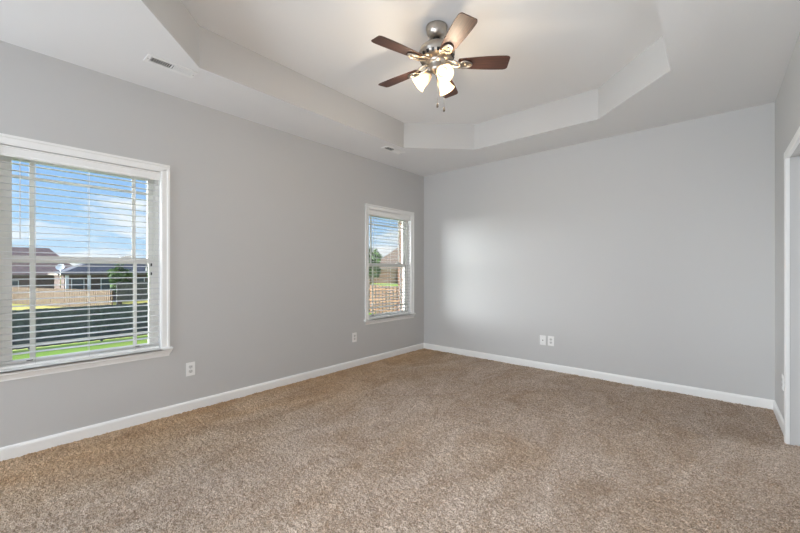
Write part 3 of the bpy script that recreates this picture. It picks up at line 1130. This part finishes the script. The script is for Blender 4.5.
def house_window(h, x, y, z0, z1, w):
    f = MB()
    f.box(x, x + 0.05, y - w / 2, y + w / 2, z0, z1)
    fo = f.build('window', M['white_paint'], h)
    MB().box(x + 0.05, x + 0.06, y - w / 2 + 0.08, y + w / 2 - 0.08, z0 + 0.08, z1 - 0.08).build('pane', M['window_dark'], fo)


# house with the pink brown roof, behind the tan fence (local +x faces the camera's side)
hA = hip_house('house', -72.0, 0.2, R(-4), 18, 12, 3.1, 6.8, 3.4, M['brick_dark'], M['shingle_brown'], 'low dark brick house under a pinkish brown hip roof, seen in the large window')
for yy, w_ in ((2.4, 1.8), (-1.0, 1.2), (-5, 1.6)):
    house_window(hA, 6.0, yy, 0.9, 2.4, w_)
for yy in (4.6, 8.6):
    MB().box(6.2, 6.4, yy - 0.13, yy + 0.13, -0.1, 3.05).build('porch_post', M['white_paint'], hA)
# dark roofed house to the right, nearer
hB = hip_house('house', -56.6, 12.0, R(0), 12.4, 8, 3.15, 5.0, 4.2, M['brick_dark'], M['shingle_dark'], 'dark roofed house with white porch posts right of the pink roofed one')
for yy in (-6.0, -4.2):
    MB().box(4.2, 4.45, yy - 0.13, yy + 0.13, -0.1, 3.12).build('porch_post', M['white_paint'], hB)
for yy in (-5.1, -2.6, 0.5):
    house_window(hB, 4.0, yy, 1.0, 2.6, 1.1)
# hip roofed house seen in the far window
hC = hip_house('house', -44.1, 58.4, R(-49), 21, 16, 2.6, 7.6, 6.6, M['brick_tan'], M['shingle_tan'], 'tan brick house with brown hip roof, seen in the window near the corner')
for yy, w_ in ((-2.0, 1.8), (3.0, 1.8)):
    house_window(hC, 8.0, yy, 0.8, 2.0, w_)
MB().box(8.3, 8.9, -6.6, -5.9, -0.3, 2.55).build('porch_column', M['tan_wood'], hC)

# satellite dish on a mast by the roof
ds = tag(empty('satellite_dish', (-51.0, 5.35, ground_z(-49, 5))), 'white satellite dish beside the pink brown roof', 'satellite dish')
dm = Matrix.Translation((0, 0, 3.95)) @ Vector((0.75, -0.35, 0.5)).to_track_quat('Z', 'Y').to_matrix().to_4x4()
MB().lathe([(0.0, 0.0), (0.2, 0.02), (0.36, 0.09), (0.37, 0.09), (0.2, 0.005), (0.0, -0.03)], 24, dm).build('dish', M['white_paint'], ds)
MB().tube([(0, 0, -0.3), (0, 0, 3.8), (-0.02, 0, 3.93)], 0.04, 8).build('mast', M['chrome'], ds)


def tree(x, y, h, r, label, n=900, seed=1):
    z0 = ground_z(x, y)
    t = tag(empty('tree', (x, y, z0)), label, 'tree', 'trees beyond the fences')
    rnd = random.Random(seed)
    MB().tube([(0, 0, -0.2), (0.05, 0, h * 0.3), (0, 0.08, h * 0.6), (0.1, 0, h * 0.85)], [0.22, 0.17, 0.11, 0.03], 8).build('trunk', M['bark'], t)
    lf = MB()
    for k in range(n):
        while True:
            p = Vector((rnd.uniform(-1, 1), rnd.uniform(-1, 1), rnd.uniform(-1, 1)))
            if 0.3 < p.length < 1:
                break
        lump = 0.8 + 0.25 * math.sin(5 * p.x + seed) * math.cos(4 * p.y) + 0.15 * math.sin(7 * p.z)
        c = Vector((p.x * r * lump, p.y * r * lump, h * 0.62 + p.z * h * 0.38 * lump))
        u = Vector((rnd.gauss(0, 1), rnd.gauss(0, 1), rnd.gauss(0, 1))).normalized()
        w_ = u.cross(Vector((rnd.gauss(0, 1), rnd.gauss(0, 1), rnd.gauss(0, 1)))).normalized()
        s = r * rnd.uniform(0.10, 0.20)
        lf.add([c - u * s, c + w_ * s * 0.6, c + u * s, c - w_ * s * 0.6], [(0, 1, 2, 3)])
    lf.build('foliage', M['leaf'], t)


tree(-46.6, 9.4, 4.7, 1.2, 'bushy green tree behind the dark fence, right of the dark roofed house', seed=2)
tree(-44.0, 12.2, 5.0, 1.3, 'green tree at the right edge of the large window pane', seed=3)
tree(-31.0, 30.2, 6.0, 1.6, 'green tree at the left edge of the window near the corner', seed=4)
